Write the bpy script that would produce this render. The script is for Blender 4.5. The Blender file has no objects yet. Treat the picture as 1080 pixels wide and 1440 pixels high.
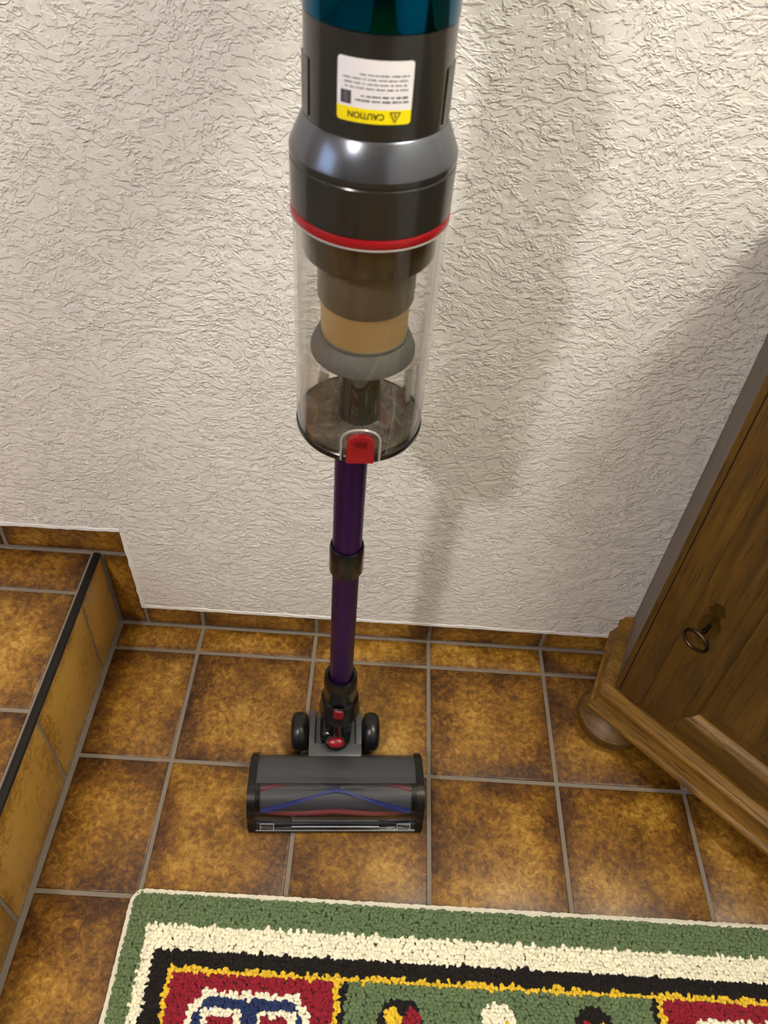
import bpy, bmesh, math, random
import numpy as np
from mathutils import Matrix, Vector
random.seed(7)
rng = np.random.default_rng(11)
sc = bpy.context.scene
C = sc.collection
PI = math.pi
R = math.radians

# ------------------------------------------------------------------ camera
cam_d = bpy.data.cameras.new('camera')
cam = bpy.data.objects.new('camera', cam_d)
C.objects.link(cam)
CAM_LOC = Vector((0.2834, -0.8258, 1.1584))
fwd = Vector((0.0158, 0.7014, -0.7126)).normalized()
right = Vector((0.9976, 0.0365, 0.0580))
right = (right - fwd * right.dot(fwd)).normalized()
up = right.cross(fwd)
m = Matrix((right, up, -fwd)).transposed().to_4x4()
m.translation = CAM_LOC
cam.matrix_world = m
cam_d.sensor_fit = 'VERTICAL'
cam_d.sensor_height = 36.0
cam_d.sensor_width = 27.0
cam_d.lens = 36.0 * 1109.27 / 1440
cam_d.clip_start = 0.02
cam_d.dof.use_dof = True
cam_d.dof.focus_distance = 1.12
cam_d.dof.aperture_fstop = cam_d.lens / 2.6
sc.camera = cam

# ------------------------------------------------------------------ world, view
w = bpy.data.worlds.new('world')
sc.world = w
w.use_nodes = True
w.node_tree.nodes['Background'].inputs[0].default_value = (0.75, 0.78, 0.85, 1)
w.node_tree.nodes['Background'].inputs[1].default_value = 0.2
sc.view_settings.view_transform = 'Standard'
sc.view_settings.look = 'None'
sc.view_settings.exposure = 0.68
sc.view_settings.gamma = 1.0
sc.view_settings.use_curve_mapping = False

# ------------------------------------------------------------------ lamps of the room (all out of frame)
def lamp(name, loc, power, col, radius):
    d = bpy.data.lights.new(name, 'POINT')
    d.energy = power
    d.color = col
    d.shadow_soft_size = radius
    o = bpy.data.objects.new(name, d)
    C.objects.link(o)
    o.location = loc
    return o
LAMP_A = (-0.60, -1.74, 2.28)
LAMP_B = (1.10, -0.68, 2.30)
lamp('ceiling_lamp_light', LAMP_A, 58, (0.98, 0.95, 0.95), 0.055)
lamp('ceiling_lamp_light', LAMP_B, 42, (0.97, 1.0, 0.88), 0.17)

# ------------------------------------------------------------------ material helpers
def newmat(name):
    mt = bpy.data.materials.new(name)
    mt.use_nodes = True
    nt = mt.node_tree
    return mt, nt, nt.nodes['Principled BSDF']
def N(nt, typ, **kw):
    n = nt.nodes.new(typ)
    for k, v in kw.items():
        if k.startswith('i_'):
            key = k[2:]
            key = int(key) if key.isdigit() else key.replace('_', ' ')
            n.inputs[key].default_value = v
        else:
            setattr(n, k, v)
    return n
def L(nt, a, ao, b, bi):
    nt.links.new(a.outputs[ao], b.inputs[bi])
def lin(r, g, b):
    f = lambda c: (c / 255 / 12.92) if c / 255 <= 0.04045 else ((c / 255 + 0.055) / 1.055) ** 2.4
    return (f(r), f(g), f(b), 1)
def simple(name, col, rough=0.5, metal=0.0, spec=0.5, coat=0.0, bump=0.0, bscale=400):
    mt, nt, p = newmat(name)
    p.inputs['Base Color'].default_value = col
    p.inputs['Roughness'].default_value = rough
    p.inputs['Metallic'].default_value = metal
    p.inputs['Specular IOR Level'].default_value = spec
    p.inputs['Coat Weight'].default_value = coat
    tc = N(nt, 'ShaderNodeTexCoord')
    nz = N(nt, 'ShaderNodeTexNoise', i_Scale=bscale, i_Detail=3.0)
    L(nt, tc, 'Object', nz, 'Vector')
    mr = N(nt, 'ShaderNodeMapRange')
    dv = 0.015 if not bump else 0.05
    mr.inputs['To Min'].default_value = max(rough - dv, 0.01)
    mr.inputs['To Max'].default_value = rough + dv
    L(nt, nz, 0, mr, 0)
    L(nt, mr, 0, p, 'Roughness')
    if bump:
        b = N(nt, 'ShaderNodeBump', i_Strength=bump, i_Distance=0.0005)
        L(nt, nz, 0, b, 'Height')
        L(nt, b, 0, p, 'Normal')
    return mt
def clear(name, col=(1, 1, 1, 1), rough=0.02, ior=1.46):
    mt, nt, p = newmat(name)
    p.inputs['Base Color'].default_value = col
    p.inputs['Roughness'].default_value = rough
    p.inputs['IOR'].default_value = ior
    p.inputs['Transmission Weight'].default_value = 1.0
    return mt
def ramp(nt, stops):
    n = N(nt, 'ShaderNodeValToRGB')
    e = n.color_ramp.elements
    while len(e) < len(stops):
        e.new(0.5)
    for el, (p, c) in zip(e, stops):
        el.position = p
        el.color = c
    return n

# ---- plaster
def mat_plaster(name, relief=1.0, col=(228, 224, 218)):
    mt, nt, p = newmat(name)
    tc = N(nt, 'ShaderNodeTexCoord')
    # direction-warped coordinates so that ridges run in patches like trowel strokes
    warp = N(nt, 'ShaderNodeTexNoise', i_Scale=7.0, i_Detail=2.0)
    L(nt, tc, 'Object', warp, 'Vector')
    sub = N(nt, 'ShaderNodeVectorMath', operation='SUBTRACT')
    sub.inputs[1].default_value = (0.5, 0.5, 0.5)
    L(nt, warp, 'Color', sub, 0)
    scl = N(nt, 'ShaderNodeVectorMath', operation='SCALE')
    scl.inputs['Scale'].default_value = 0.05
    L(nt, sub, 0, scl, 0)
    add = N(nt, 'ShaderNodeVectorMath', operation='ADD')
    L(nt, tc, 'Object', add, 0)
    L(nt, scl, 0, add, 1)
    mp = N(nt, 'ShaderNodeMapping')
    mp.inputs['Rotation'].default_value = (0, R(-30), 0)
    mp.inputs['Scale'].default_value = (0.85, 1.0, 1.25)
    L(nt, add, 0, mp, 0)
    def worm(scale, lo, dist_, det):
        n1 = N(nt, 'ShaderNodeTexNoise', i_Scale=scale, i_Detail=det, i_Roughness=0.5, i_Distortion=dist_)
        L(nt, mp, 0, n1, 'Vector')
        a_ = N(nt, 'ShaderNodeMath', operation='MULTIPLY_ADD')
        a_.inputs[1].default_value = 2.0
        a_.inputs[2].default_value = -1.0
        L(nt, n1, 0, a_, 0)
        b_ = N(nt, 'ShaderNodeMath', operation='ABSOLUTE')
        L(nt, a_, 0, b_, 0)
        c_ = N(nt, 'ShaderNodeMapRange', interpolation_type='SMOOTHSTEP', i_1=lo, i_2=0.0, i_3=0.0, i_4=1.0)
        L(nt, b_, 0, c_, 0)
        return c_
    w1 = worm(78.0, 0.13, 0.3, 3.0)
    pn = N(nt, 'ShaderNodeTexNoise', i_Scale=92.0, i_Detail=3.0, i_Roughness=0.55, i_Distortion=0.4)
    L(nt, mp, 0, pn, 'Vector')
    pt = N(nt, 'ShaderNodeMapRange', interpolation_type='SMOOTHSTEP', i_1=0.44, i_2=0.56, i_3=0.0, i_4=1.0)
    L(nt, pn, 0, pt, 0)
    msk = N(nt, 'ShaderNodeTexNoise', i_Scale=30.0, i_Detail=1.0)
    L(nt, tc, 'Object', msk, 'Vector')
    mk = N(nt, 'ShaderNodeMapRange', interpolation_type='SMOOTHSTEP', i_1=0.42, i_2=0.58, i_3=0.0, i_4=0.9)
    L(nt, msk, 0, mk, 0)
    h1 = N(nt, 'ShaderNodeMath', operation='MULTIPLY')
    L(nt, w1, 0, h1, 0)
    L(nt, mk, 0, h1, 1)
    h2 = N(nt, 'ShaderNodeMath', operation='MULTIPLY_ADD')
    h2.inputs[1].default_value = 0.9
    L(nt, pt, 0, h2, 0)
    L(nt, h1, 0, h2, 2)
    n2 = N(nt, 'ShaderNodeTexNoise', i_Scale=190.0, i_Detail=4.0, i_Roughness=0.65)
    L(nt, add, 0, n2, 'Vector')
    mx = N(nt, 'ShaderNodeMath', operation='MULTIPLY_ADD')
    mx.inputs[1].default_value = 0.8
    L(nt, n2, 0, mx, 0)
    L(nt, h2, 0, mx, 2)
    b = N(nt, 'ShaderNodeBump', i_Strength=0.75 * relief, i_Distance=0.0015)
    L(nt, mx, 0, b, 'Height')
    L(nt, b, 0, p, 'Normal')
    # slight uneven tint of the paint
    n3 = N(nt, 'ShaderNodeTexNoise', i_Scale=3.5, i_Detail=3.0)
    L(nt, tc, 'Object', n3, 'Vector')
    c0 = lin(*col)
    cr = ramp(nt, [(0.3, (c0[0] * 0.96, c0[1] * 0.955, c0[2] * 0.94, 1)), (0.7, c0)])
    L(nt, n3, 0, cr, 0)
    # small yellowish stain beside the dust bin
    dist = N(nt, 'ShaderNodeVectorMath', operation='DISTANCE')
    dist.inputs[1].default_value = STAIN
    L(nt, tc, 'Object', dist, 0)
    n4 = N(nt, 'ShaderNodeTexNoise', i_Scale=90.0, i_Detail=2.0)
    L(nt, tc, 'Object', n4, 'Vector')
    ma = N(nt, 'ShaderNodeMath', operation='MULTIPLY_ADD')
    ma.inputs[1].default_value = 0.03
    L(nt, n4, 0, ma, 0)
    L(nt, dist, 'Value', ma, 2)
    sm = N(nt, 'ShaderNodeMapRange', i_1=0.017, i_2=0.025, i_3=0.45, i_4=0.0)
    L(nt, ma, 0, sm, 0)
    mix = N(nt, 'ShaderNodeMix', data_type='RGBA')
    L(nt, sm, 0, mix, 0)
    L(nt, cr, 0, mix, 6)
    mix.inputs[7].default_value = lin(176, 140, 60)
    L(nt, mix, 2, p, 'Base Color')
    p.inputs['Roughness'].default_value = 0.75
    p.inputs['Specular IOR Level'].default_value = 0.3
    return mt
STAIN = (0.195, -0.006, 0.52)
# ---- tile glaze
def mat_tile(name, golden=0.0, grid=False):
    mt, nt, p = newmat(name)
    tc = N(nt, 'ShaderNodeTexCoord')
    oi = N(nt, 'ShaderNodeObjectInfo')
    cmb = N(nt, 'ShaderNodeVectorMath', operation='SCALE')
    cmb.inputs[0].default_value = (13.7, 7.3, 5.1)
    L(nt, oi, 'Random', cmb, 'Scale')
    add = N(nt, 'ShaderNodeVectorMath', operation='ADD')
    L(nt, tc, 'Object', add, 0)
    L(nt, cmb, 0, add, 1)
    big = N(nt, 'ShaderNodeTexNoise', i_Scale=11.0, i_Detail=4.0, i_Roughness=0.65)
    L(nt, add, 0, big, 'Vector')
    fine = N(nt, 'ShaderNodeTexNoise', i_Scale=120.0, i_Detail=8.0, i_Roughness=0.70, i_Distortion=0.6)
    L(nt, add, 0, fine, 'Vector')
    # edge darkening of the fired glaze, measured on the tile itself
    sep = N(nt, 'ShaderNodeSeparateXYZ')
    L(nt, tc, 'Generated', sep, 0)
    def edge(axis):
        s = N(nt, 'ShaderNodeMath', operation='SUBTRACT')
        s.inputs[1].default_value = 0.5
        L(nt, sep, axis, s, 0)
        a = N(nt, 'ShaderNodeMath', operation='ABSOLUTE')
        L(nt, s, 0, a, 0)
        return a
    ex, ey = edge('X'), edge('Y')
    mxm = N(nt, 'ShaderNodeMath', operation='MAXIMUM')
    L(nt, ex, 0, mxm, 0)
    L(nt, ey, 0, mxm, 1)
    er = N(nt, 'ShaderNodeMapRange', i_1=0.30, i_2=0.5, i_3=0.0, i_4=0.0 if grid else 0.17)
    L(nt, mxm, 0, er, 0)
    m1 = N(nt, 'ShaderNodeMath', operation='MULTIPLY_ADD')
    m1.inputs[1].default_value = 1.05
    L(nt, fine, 0, m1, 0)
    m2 = N(nt, 'ShaderNodeMath', operation='MULTIPLY')
    m2.inputs[1].default_value = 0.85
    L(nt, big, 0, m2, 0)
    L(nt, m2, 0, m1, 2)
    m3 = N(nt, 'ShaderNodeMath', operation='SUBTRACT')
    L(nt, m1, 0, m3, 0)
    L(nt, er, 0, m3, 1)
    rv = N(nt, 'ShaderNodeMapRange', i_3=-0.09, i_4=0.05)
    L(nt, oi, 'Random', rv, 0)
    m4 = N(nt, 'ShaderNodeMath', operation='ADD')
    L(nt, m3, 0, m4, 0)
    L(nt, rv, 0, m4, 1)
    m5 = N(nt, 'ShaderNodeMath', operation='ADD')
    m5.inputs[1].default_value = golden - 0.13
    L(nt, m4, 0, m5, 0)
    cr = ramp(nt, [(0.40, lin(44, 24, 8)), (0.56, lin(79, 47, 13)), (0.72, lin(115, 77, 21)), (0.88, lin(150, 108, 36)), (1.0, lin(176, 137, 64))])
    L(nt, m5, 0, cr, 0)
    L(nt, cr, 0, p, 'Base Color')
    p.inputs['Roughness'].default_value = 0.36
    b = N(nt, 'ShaderNodeBump', i_Strength=0.2, i_Distance=0.0010)
    L(nt, fine, 0, b, 'Height')
    L(nt, b, 0, p, 'Normal')
    return mt
# ---- oak; axis = direction of the grain in the cabinet's own coordinates
def mat_oak(name, axis='Z', seed=0.0, light=1.0, grey=0.0, pore=0.55, rough=0.45):
    mt, nt, p = newmat(name)
    tc = N(nt, 'ShaderNodeTexCoord')
    mp = N(nt, 'ShaderNodeMapping')
    mp.inputs['Location'].default_value = (seed, seed * 0.7, seed * 1.3)
    L(nt, tc, 'Object', mp, 0)
    def stretched(k, scale, **kw):
        q = N(nt, 'ShaderNodeMapping')
        q.inputs['Scale'].default_value = {'X': (k, 1, 1), 'Y': (1, k, 1), 'Z': (1, 1, k)}[axis]
        L(nt, mp, 0, q, 0)
        n = N(nt, 'ShaderNodeTexNoise', i_Scale=scale, **kw)
        L(nt, q, 0, n, 'Vector')
        return n
    a = stretched(0.10, 55.0, i_Detail=4.0, i_Roughness=0.6, i_Distortion=0.6)
    pores = stretched(0.055, 420.0, i_Detail=1.0)
    cr = ramp(nt, [(0.30, tuple(c * light for c in lin(66, 45, 8)[:3]) + (1,)), (0.52, tuple(c * light for c in lin(90, 62, 11)[:3]) + (1,)), (0.72, tuple(c * light for c in lin(108, 77, 19)[:3]) + (1,))])
    L(nt, a, 0, cr, 0)
    pr = ramp(nt, [(0.32, (pore, pore * 0.92, pore * 0.85, 1)), (0.44, (1, 1, 1, 1))])
    L(nt, pores, 0, pr, 0)
    mul = N(nt, 'ShaderNodeMix', data_type='RGBA', blend_type='MULTIPLY')
    mul.inputs[0].default_value = 1.0
    L(nt, cr, 0, mul, 6)
    L(nt, pr, 0, mul, 7)
    hsv = N(nt, 'ShaderNodeHueSaturation')
    hsv.inputs['Saturation'].default_value = 1.0 - grey
    L(nt, mul, 2, hsv, 'Color')
    L(nt, hsv, 0, p, 'Base Color')
    p.inputs['Roughness'].default_value = rough
    b = N(nt, 'ShaderNodeBump', i_Strength=0.3, i_Distance=0.0006)
    L(nt, pores, 0, b, 'Height')
    L(nt, b, 0, p, 'Normal')
    return mt

M = {}
M['plaster'] = mat_plaster('plaster')
M['paint'] = simple('white_paint', lin(228, 226, 222), 0.6, bump=0.6, bscale=120)
M['ceiling'] = simple('ceiling_boards', lin(168, 154, 138), 0.7)
M['frame_white'] = simple('window_frame_white', lin(232, 230, 226), 0.5)
M['dark_wall'] = simple('brown_wall', lin(78, 66, 54), 0.7)
M['grout'] = simple('grout', lin(122, 112, 100), 0.85, bump=0.5, bscale=600)
M['tile'] = mat_tile('glazed_tile')
M['tile_gold_lit'] = mat_tile('glazed_tile_golden_lit', 0.24)  # riser's own golden glaze, raised further to stand in for light from the right
M['tile_far'] = mat_tile('glazed_tile_far', grid=True)
M['nosing'] = simple('nosing_profile', lin(20, 14, 11), 0.5, spec=0.3)
M['oak_z'] = mat_oak('oak_upright', 'Z')
M['oak_z2'] = mat_oak('oak_upright_second', 'Z', 3.1)
M['oak_x'] = mat_oak('oak_level', 'X', 1.7)
M['oak_side_sheen'] = mat_oak('oak_side_sheen', 'Z', 5.3, 1.15, 0.5)  # oak greyed and paled; reflected wall light put into its colour
M['oak_mold_lit'] = mat_oak('oak_moulding_lit', 'X', 2.2, 2.0, 0.0, 0.40, 0.5)  # slightly paler wood, with light from above also put into its colour
M['oak_foot'] = mat_oak('oak_foot', 'X', 4.2, 1.2, 0.0, 0.5, 0.5)
M['iron'] = simple('dark_iron', lin(60, 48, 36), 0.32, metal=1.0)
M['brass_old'] = simple('aged_brass', lin(104, 86, 40), 0.38, metal=1.0, bump=0.5, bscale=250)
M['hole'] = simple('keyhole_black', lin(10, 8, 6), 0.8)

# ------------------------------------------------------------------ mesh helpers
class MB:
    def __init__(s):
        s.v, s.f = [], []
    def add(s, vs, fs):
        o = len(s.v)
        s.v += [tuple(v) for v in vs]
        s.f += [tuple(i + o for i in f) for f in fs]
        return s
    def box(s, x0, x1, y0, y1, z0, z1):
        vs = [(x0, y0, z0), (x1, y0, z0), (x1, y1, z0), (x0, y1, z0), (x0, y0, z1), (x1, y0, z1), (x1, y1, z1), (x0, y1, z1)]
        return s.add(vs, [(0, 3, 2, 1), (4, 5, 6, 7), (0, 1, 5, 4), (1, 2, 6, 5), (2, 3, 7, 6), (3, 0, 4, 7)])
    def cbox(s, x0, x1, y0, y1, z0, z1, b):
        """box with chamfered edges"""
        bm = bmesh.new()
        bmesh.ops.create_cube(bm, size=1.0)
        for v in bm.verts:
            v.co = Vector(((x0 + x1) / 2 + v.co.x * (x1 - x0), (y0 + y1) / 2 + v.co.y * (y1 - y0), (z0 + z1) / 2 + v.co.z * (z1 - z0)))
        bmesh.ops.bevel(bm, geom=bm.edges[:], offset=b, segments=2, profile=0.5, affect='EDGES')
        return s.frombm(bm)
    def frombm(s, bm):
        bm.verts.index_update()
        s.add([v.co[:] for v in bm.verts], [[v.index for v in f.verts] for f in bm.faces])
        bm.free()
        return s
    def lathe(s, prof, seg=64, a0=0.0, a1=2 * PI, Mx=None):
        """prof: list of (r,z) in order bottom->top on the outside; revolved about z"""
        full = abs(a1 - a0 - 2 * PI) < 1e-6
        n = seg if full else seg + 1
        vs, fs, idx = [], [], []
        for r, z in prof:
            if r < 1e-7:
                idx.append([len(vs)] * n)
                vs.append(Vector((0, 0, z)))
            else:
                row = []
                for k in range(n):
                    a = a0 + (a1 - a0) * k / seg
                    row.append(len(vs))
                    vs.append(Vector((r * math.sin(a), -r * math.cos(a), z)))
                idx.append(row)
        for i in range(len(prof) - 1):
            A, B = idx[i], idx[i + 1]
            for k in range(seg):
                k2 = (k + 1) % n
                q = [A[k], A[k2], B[k2], B[k]]
                q2 = []
                for t in q:
                    if t not in q2:
                        q2.append(t)
                if len(q2) > 2:
                    fs.append(q2)
        if Mx is not None:
            vs = [Mx @ v for v in vs]
        return s.add(vs, fs)
    def prism(s, poly, axis, a, b):
        """poly of 2D points extruded along axis ('x','y','z') from a to b"""
        n = len(poly)
        def mk(p, t):
            return {'x': (t, p[0], p[1]), 'y': (p[0], t, p[1]), 'z': (p[0], p[1], t)}[axis]
        vs = [mk(p, a) for p in poly] + [mk(p, b) for p in poly]
        fs = [tuple(range(n - 1, -1, -1)), tuple(range(n, 2 * n))]
        fs += [(i, (i + 1) % n, n + (i + 1) % n, n + i) for i in range(n)]
        return s.add(vs, fs)
    def tube(s, pts, r, seg=12, closed=False):
        pts = [Vector(p) for p in pts]
        n = len(pts)
        rr = r if isinstance(r, (list, tuple)) else [r] * n
        rows, vs, fs = [], [], []
        nrm = None
        for i, p in enumerate(pts):
            if closed:
                t = (pts[(i + 1) % n] - pts[i - 1]).normalized()
            else:
                t = (pts[min(i + 1, n - 1)] - pts[max(i - 1, 0)]).normalized()
            if nrm is None:
                nrm = t.orthogonal().normalized()
            nrm = (nrm - t * nrm.dot(t)).normalized()
            bi = t.cross(nrm)
            row = []
            for k in range(seg):
                a = 2 * PI * k / seg
                row.append(len(vs))
                vs.append(p + (nrm * math.cos(a) + bi * math.sin(a)) * rr[i])
            rows.append(row)
        m_ = n if closed else n - 1
        for i in range(m_):
            A, B = rows[i], rows[(i + 1) % n]
            for k in range(seg):
                fs.append((A[k], A[(k + 1) % seg], B[(k + 1) % seg], B[k]))
        if not closed:
            fs.append(tuple(reversed(rows[0])))
            fs.append(tuple(rows[-1]))
        return s.add(vs, fs)
    def strip(s, path, thick, x0, x1, nx=1):
        """a shell: 2D path (y,z) given thickness inwards, extruded along x"""
        n = len(path)
        P = [Vector(p) for p in path]
        inn = []
        for i in range(n):
            t = (P[min(i + 1, n - 1)] - P[max(i - 1, 0)]).normalized()
            inn.append(P[i] + Vector((-t.y, t.x)) * thick)
        poly = [tuple(p) for p in P] + [tuple(p) for p in reversed(inn)]
        k = len(poly)
        vs, fs = [], []
        for x in (x0, x1):
            vs += [(x, p[0], p[1]) for p in poly]
        for i in range(k):
            fs.append((i, (i + 1) % k, k + (i + 1) % k, k + i))
        for i in range(n - 1):
            a, b, c, d = i, i + 1, k - 2 - i, k - 1 - i
            fs.append((a, d, c, b))
            fs.append((k + a, k + b, k + c, k + d))
        return s.add(vs, fs)
    def xf(s, Mx):
        s.v = [tuple(Mx @ Vector(v)) for v in s.v]
        return s
    def mesh(s, name, mat, smooth=True, ang=35):
        me = bpy.data.meshes.new(name)
        me.from_pydata(s.v, [], s.f)
        bm = bmesh.new()
        bm.from_mesh(me)
        bmesh.ops.recalc_face_normals(bm, faces=bm.faces[:])
        bm.to_mesh(me)
        bm.free()
        if mat is not None:
            me.materials.append(mat)
        if smooth:
            me.polygons.foreach_set('use_smooth', [True] * len(me.polygons))
            me.set_sharp_from_angle(angle=R(ang))
        me.update()
        return me
    def build(s, name, mat, parent=None, smooth=True, ang=35):
        o = bpy.data.objects.new(name, s.mesh(name, mat, smooth, ang))
        C.objects.link(o)
        if parent is not None:
            o.parent = parent
        return o
def empty(name, loc=(0, 0, 0), rz=0.0, parent=None):
    o = bpy.data.objects.new(name, None)
    C.objects.link(o)
    o.location = loc
    o.rotation_euler = (0, 0, rz)
    o.empty_display_size = 0.05
    if parent is not None:
        o.parent = parent
    return o
def tag(o, label=None, cat=None, group=None, kind=None):
    if label: o['label'] = label
    if cat: o['category'] = cat
    if group: o['group'] = group
    if kind: o['kind'] = kind
    return o

# ------------------------------------------------------------------ the room
XR, XL, YF, ZC = 1.285, -2.0, -3.0, 2.45
XS = -0.148           # riser plane of the step
ZT = 0.183            # tread height
# structural wall behind plaster and skirting
wall = MB().box(XL, XR, 0.003, 0.13, -0.02, ZC).build('wall_back', M['grout'], None, False)
tag(wall, 'white rough plastered wall behind the vacuum cleaner', 'wall', kind='structure')
PY = -0.006
outline = [(XL, 0.222), (-0.1035, 0.2425), (-0.0995, 0.0535), (0.42, 0.0535), (XR, 0.0515), (XR, ZC), (XL, ZC)]
MB().prism(outline, 'y', PY, 0.0032).build('plaster', M['plaster'], wall, False)
# smooth painted lower lip of the plaster, slightly ragged
def lip(pts):
    mb = MB()
    n = len(pts)
    vs, fs = [], []
    for i, (x, z, nx, nz) in enumerate(pts):
        h = 0.0065 + random.uniform(-0.0014, 0.0018)
        j = random.uniform(-0.0008, 0.0008)
        vs += [(x + nx * j, PY + 0.004, z + nz * j), (x + nx * j, PY - 0.0013, z + nz * (0.001 + j)), (x + nx * h, PY - 0.0010, z + nz * h), (x + nx * (h + 0.001), PY + 0.001, z + nz * (h + 0.001))]
    for i in range(n - 1):
        for k in range(3):
            fs.append((i * 4 + k, i * 4 + k + 1, i * 4 + 5 + k, i * 4 + 4 + k))
    return mb.add(vs, fs)
lp = []
for i in range(140):
    x = -0.0995 + i * (XR + 0.0995) / 139
    lp.append((x, 0.0530 - max(0, x - 0.42) * 0.0024, 0, 1))
lip(lp).build('plaster_lip', M['paint'], wall)
lp = []
for i in range(70):
    x = -0.80 + i * (0.80 - 0.1035) / 69
    lp.append((x, 0.2425 + (x + 0.1035) * 0.0108 - 0.0005, 0, 1))
lip(lp).build('plaster_lip', M['paint'], wall)
lp = []
for i in range(30):
    t = i / 29
    lp.append((-0.1035 + 0.004 * t, 0.2425 - 0.189 * t, 1, 0))
lip(lp).build('plaster_lip', M['paint'], wall)

tag(MB().box(XR, XR + 0.1, YF, 0.0, 0, ZC).build('wall_right', M['plaster'], None, False), 'white plastered wall behind the corner cabinet', 'wall', kind='structure')
tag(MB().box(XL, XR, YF - 0.1, YF, 0, ZC).build('wall_front', M['dark_wall'], None, False), 'brown wall behind the photographer', 'wall', kind='structure')
tag(MB().box(XL, XR, YF, 0.003, ZC, ZC + 0.1).build('ceiling', M['ceiling'], None, False), 'pale brown ceiling of the hall', 'ceiling', kind='structure')
# left wall with a window opening
wy0, wy1, wz0, wz1 = -2.1, -0.9, 1.0, 2.1
lw = MB().box(XL - 0.1, XL, YF, wy0, 0, ZC).box(XL - 0.1, XL, wy1, 0.003, 0, ZC).box(XL - 0.1, XL, wy0, wy1, 0, wz0).box(XL - 0.1, XL, wy0, wy1, wz1, ZC)
tag(lw.build('wall_left', M['ceiling'], None, False), 'beige wall with the window above the landing', 'wall', kind='structure')
sky_m, nt, p = newmat('window_daylight')
p.inputs['Base Color'].default_value = (0.1, 0.1, 0.1, 1)
p.inputs['Emission Color'].default_value = (0.55, 0.70, 1.0, 1)
p.inputs['Emission Strength'].default_value = 2.2
wn = MB().box(XL - 0.06, XL - 0.02, wy0, wy1, wz0, wz0 + 0.05).box(XL - 0.06, XL - 0.02, wy0, wy1, wz1 - 0.05, wz1).box(XL - 0.06, XL - 0.02, wy0, wy0 + 0.05, wz0 + .05, wz1 - .05).box(XL - 0.06, XL - 0.02, wy1 - 0.05, wy1, wz0 + .05, wz1 - .05).build('window_1', M['frame_white'], None, False)
tag(wn, 'white framed window above the landing', 'window', kind='structure')
MB().box(XL - 0.045, XL - 0.04, wy0 + .05, wy1 - .05, wz0 + .05, wz1 - .05).build('pane', sky_m, wn, False)

# ---- tiles
G = 0.0058
_tile_cache = {}
def tile_mesh(sx, sy, mat, th=0.010, bev=0.0022):
    key = (round(sx, 4), round(sy, 4), mat.name)
    if key in _tile_cache:
        return _tile_cache[key]
    a, b = sx / 2, sy / 2
    vs, fs = [], []
    for (ins, z) in ((0, -th), (0, -bev), (bev * 0.35, -bev * 0.3), (bev * 1.2, 0)):
        vs += [(-a + ins, -b + ins, z), (a - ins, -b + ins, z), (a - ins, b - ins, z), (-a + ins, b - ins, z)]
    for r_ in range(3):
        for k in range(4):
            fs.append((r_ * 4 + k, r_ * 4 + (k + 1) % 4, r_ * 4 + 4 + (k + 1) % 4, r_ * 4 + 4 + k))
    fs.append((12, 13, 14, 15))
    fs.append((3, 2, 1, 0))
    mb = MB().add(vs, fs)
    _tile_cache[key] = mb.mesh('tile', mat, True, 60)
    return _tile_cache[key]
def put_tile(parent, name, sx, sy, loc, rot, mat):
    if sx < 0.006 or sy < 0.006:
        return
    o = bpy.data.objects.new(name, tile_mesh(sx, sy, mat))
    C.objects.link(o)
    o.parent = parent
    o.location = loc
    o.rotation_euler = rot
    return o
GD = -0.0018   # grout surface below the tile faces
floor = MB().box(XS - 0.02, XR, -1.66, 0.003, -0.06, GD).build('floor', M['grout'], None, False)
tag(floor, 'brown mottled ceramic tile floor with grey grout', 'floor', kind='structure')
MB().box(XS - 0.02, XR, YF, -1.66, -0.06, 0.0).build('far_floor', M['tile_far'], floor, False)
T = 0.2
Y1 = -0.0543
ys = [0.0] + [Y1 - k * T for k in range(9)]
xs = [XS] + [k * T for k in range(0, 7)] + [XR]
for j in range(len(ys) - 1):
    for i in range(len(xs) - 1):
        x0 = xs[i] + (0.006 if i == 0 else G / 2)
        x1 = xs[i + 1] - G / 2
        y1 = ys[j] - (0.0035 if j == 0 else G / 2)
        y0 = ys[j + 1] + G / 2
        if y0 < -1.66:
            y0 = -1.66
        put_tile(floor, 'tile', x1 - x0, y1 - y0, ((x0 + x1) / 2, (y0 + y1) / 2, 0), (0, 0, 0), M['tile'])

# ---- step / landing at the left
step = MB().box(XL, XS - 0.002, YF, 0.003, -0.06, ZT - 0.0018).build('stair_step', M['grout'], None, False)
tag(step, 'raised tiled landing step with dark nosing at left', 'step', kind='structure')
# riser tiles face +x
rj = [0.0, -0.0995, -0.2955, -0.4955, -0.6955, -0.8955, -1.0955, -1.2955, -1.4955]
for a, b in zip(rj, rj[1:]):
    y1, y0 = a - G / 2, b + G / 2
    z0, z1 = 0.004, 0.1752
    put_tile(step, 'riser_tile', y1 - y0, z1 - z0, (XS, (y0 + y1) / 2, (z0 + z1) / 2), (R(90), 0, R(90)), M['tile_gold_lit'])
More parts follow.
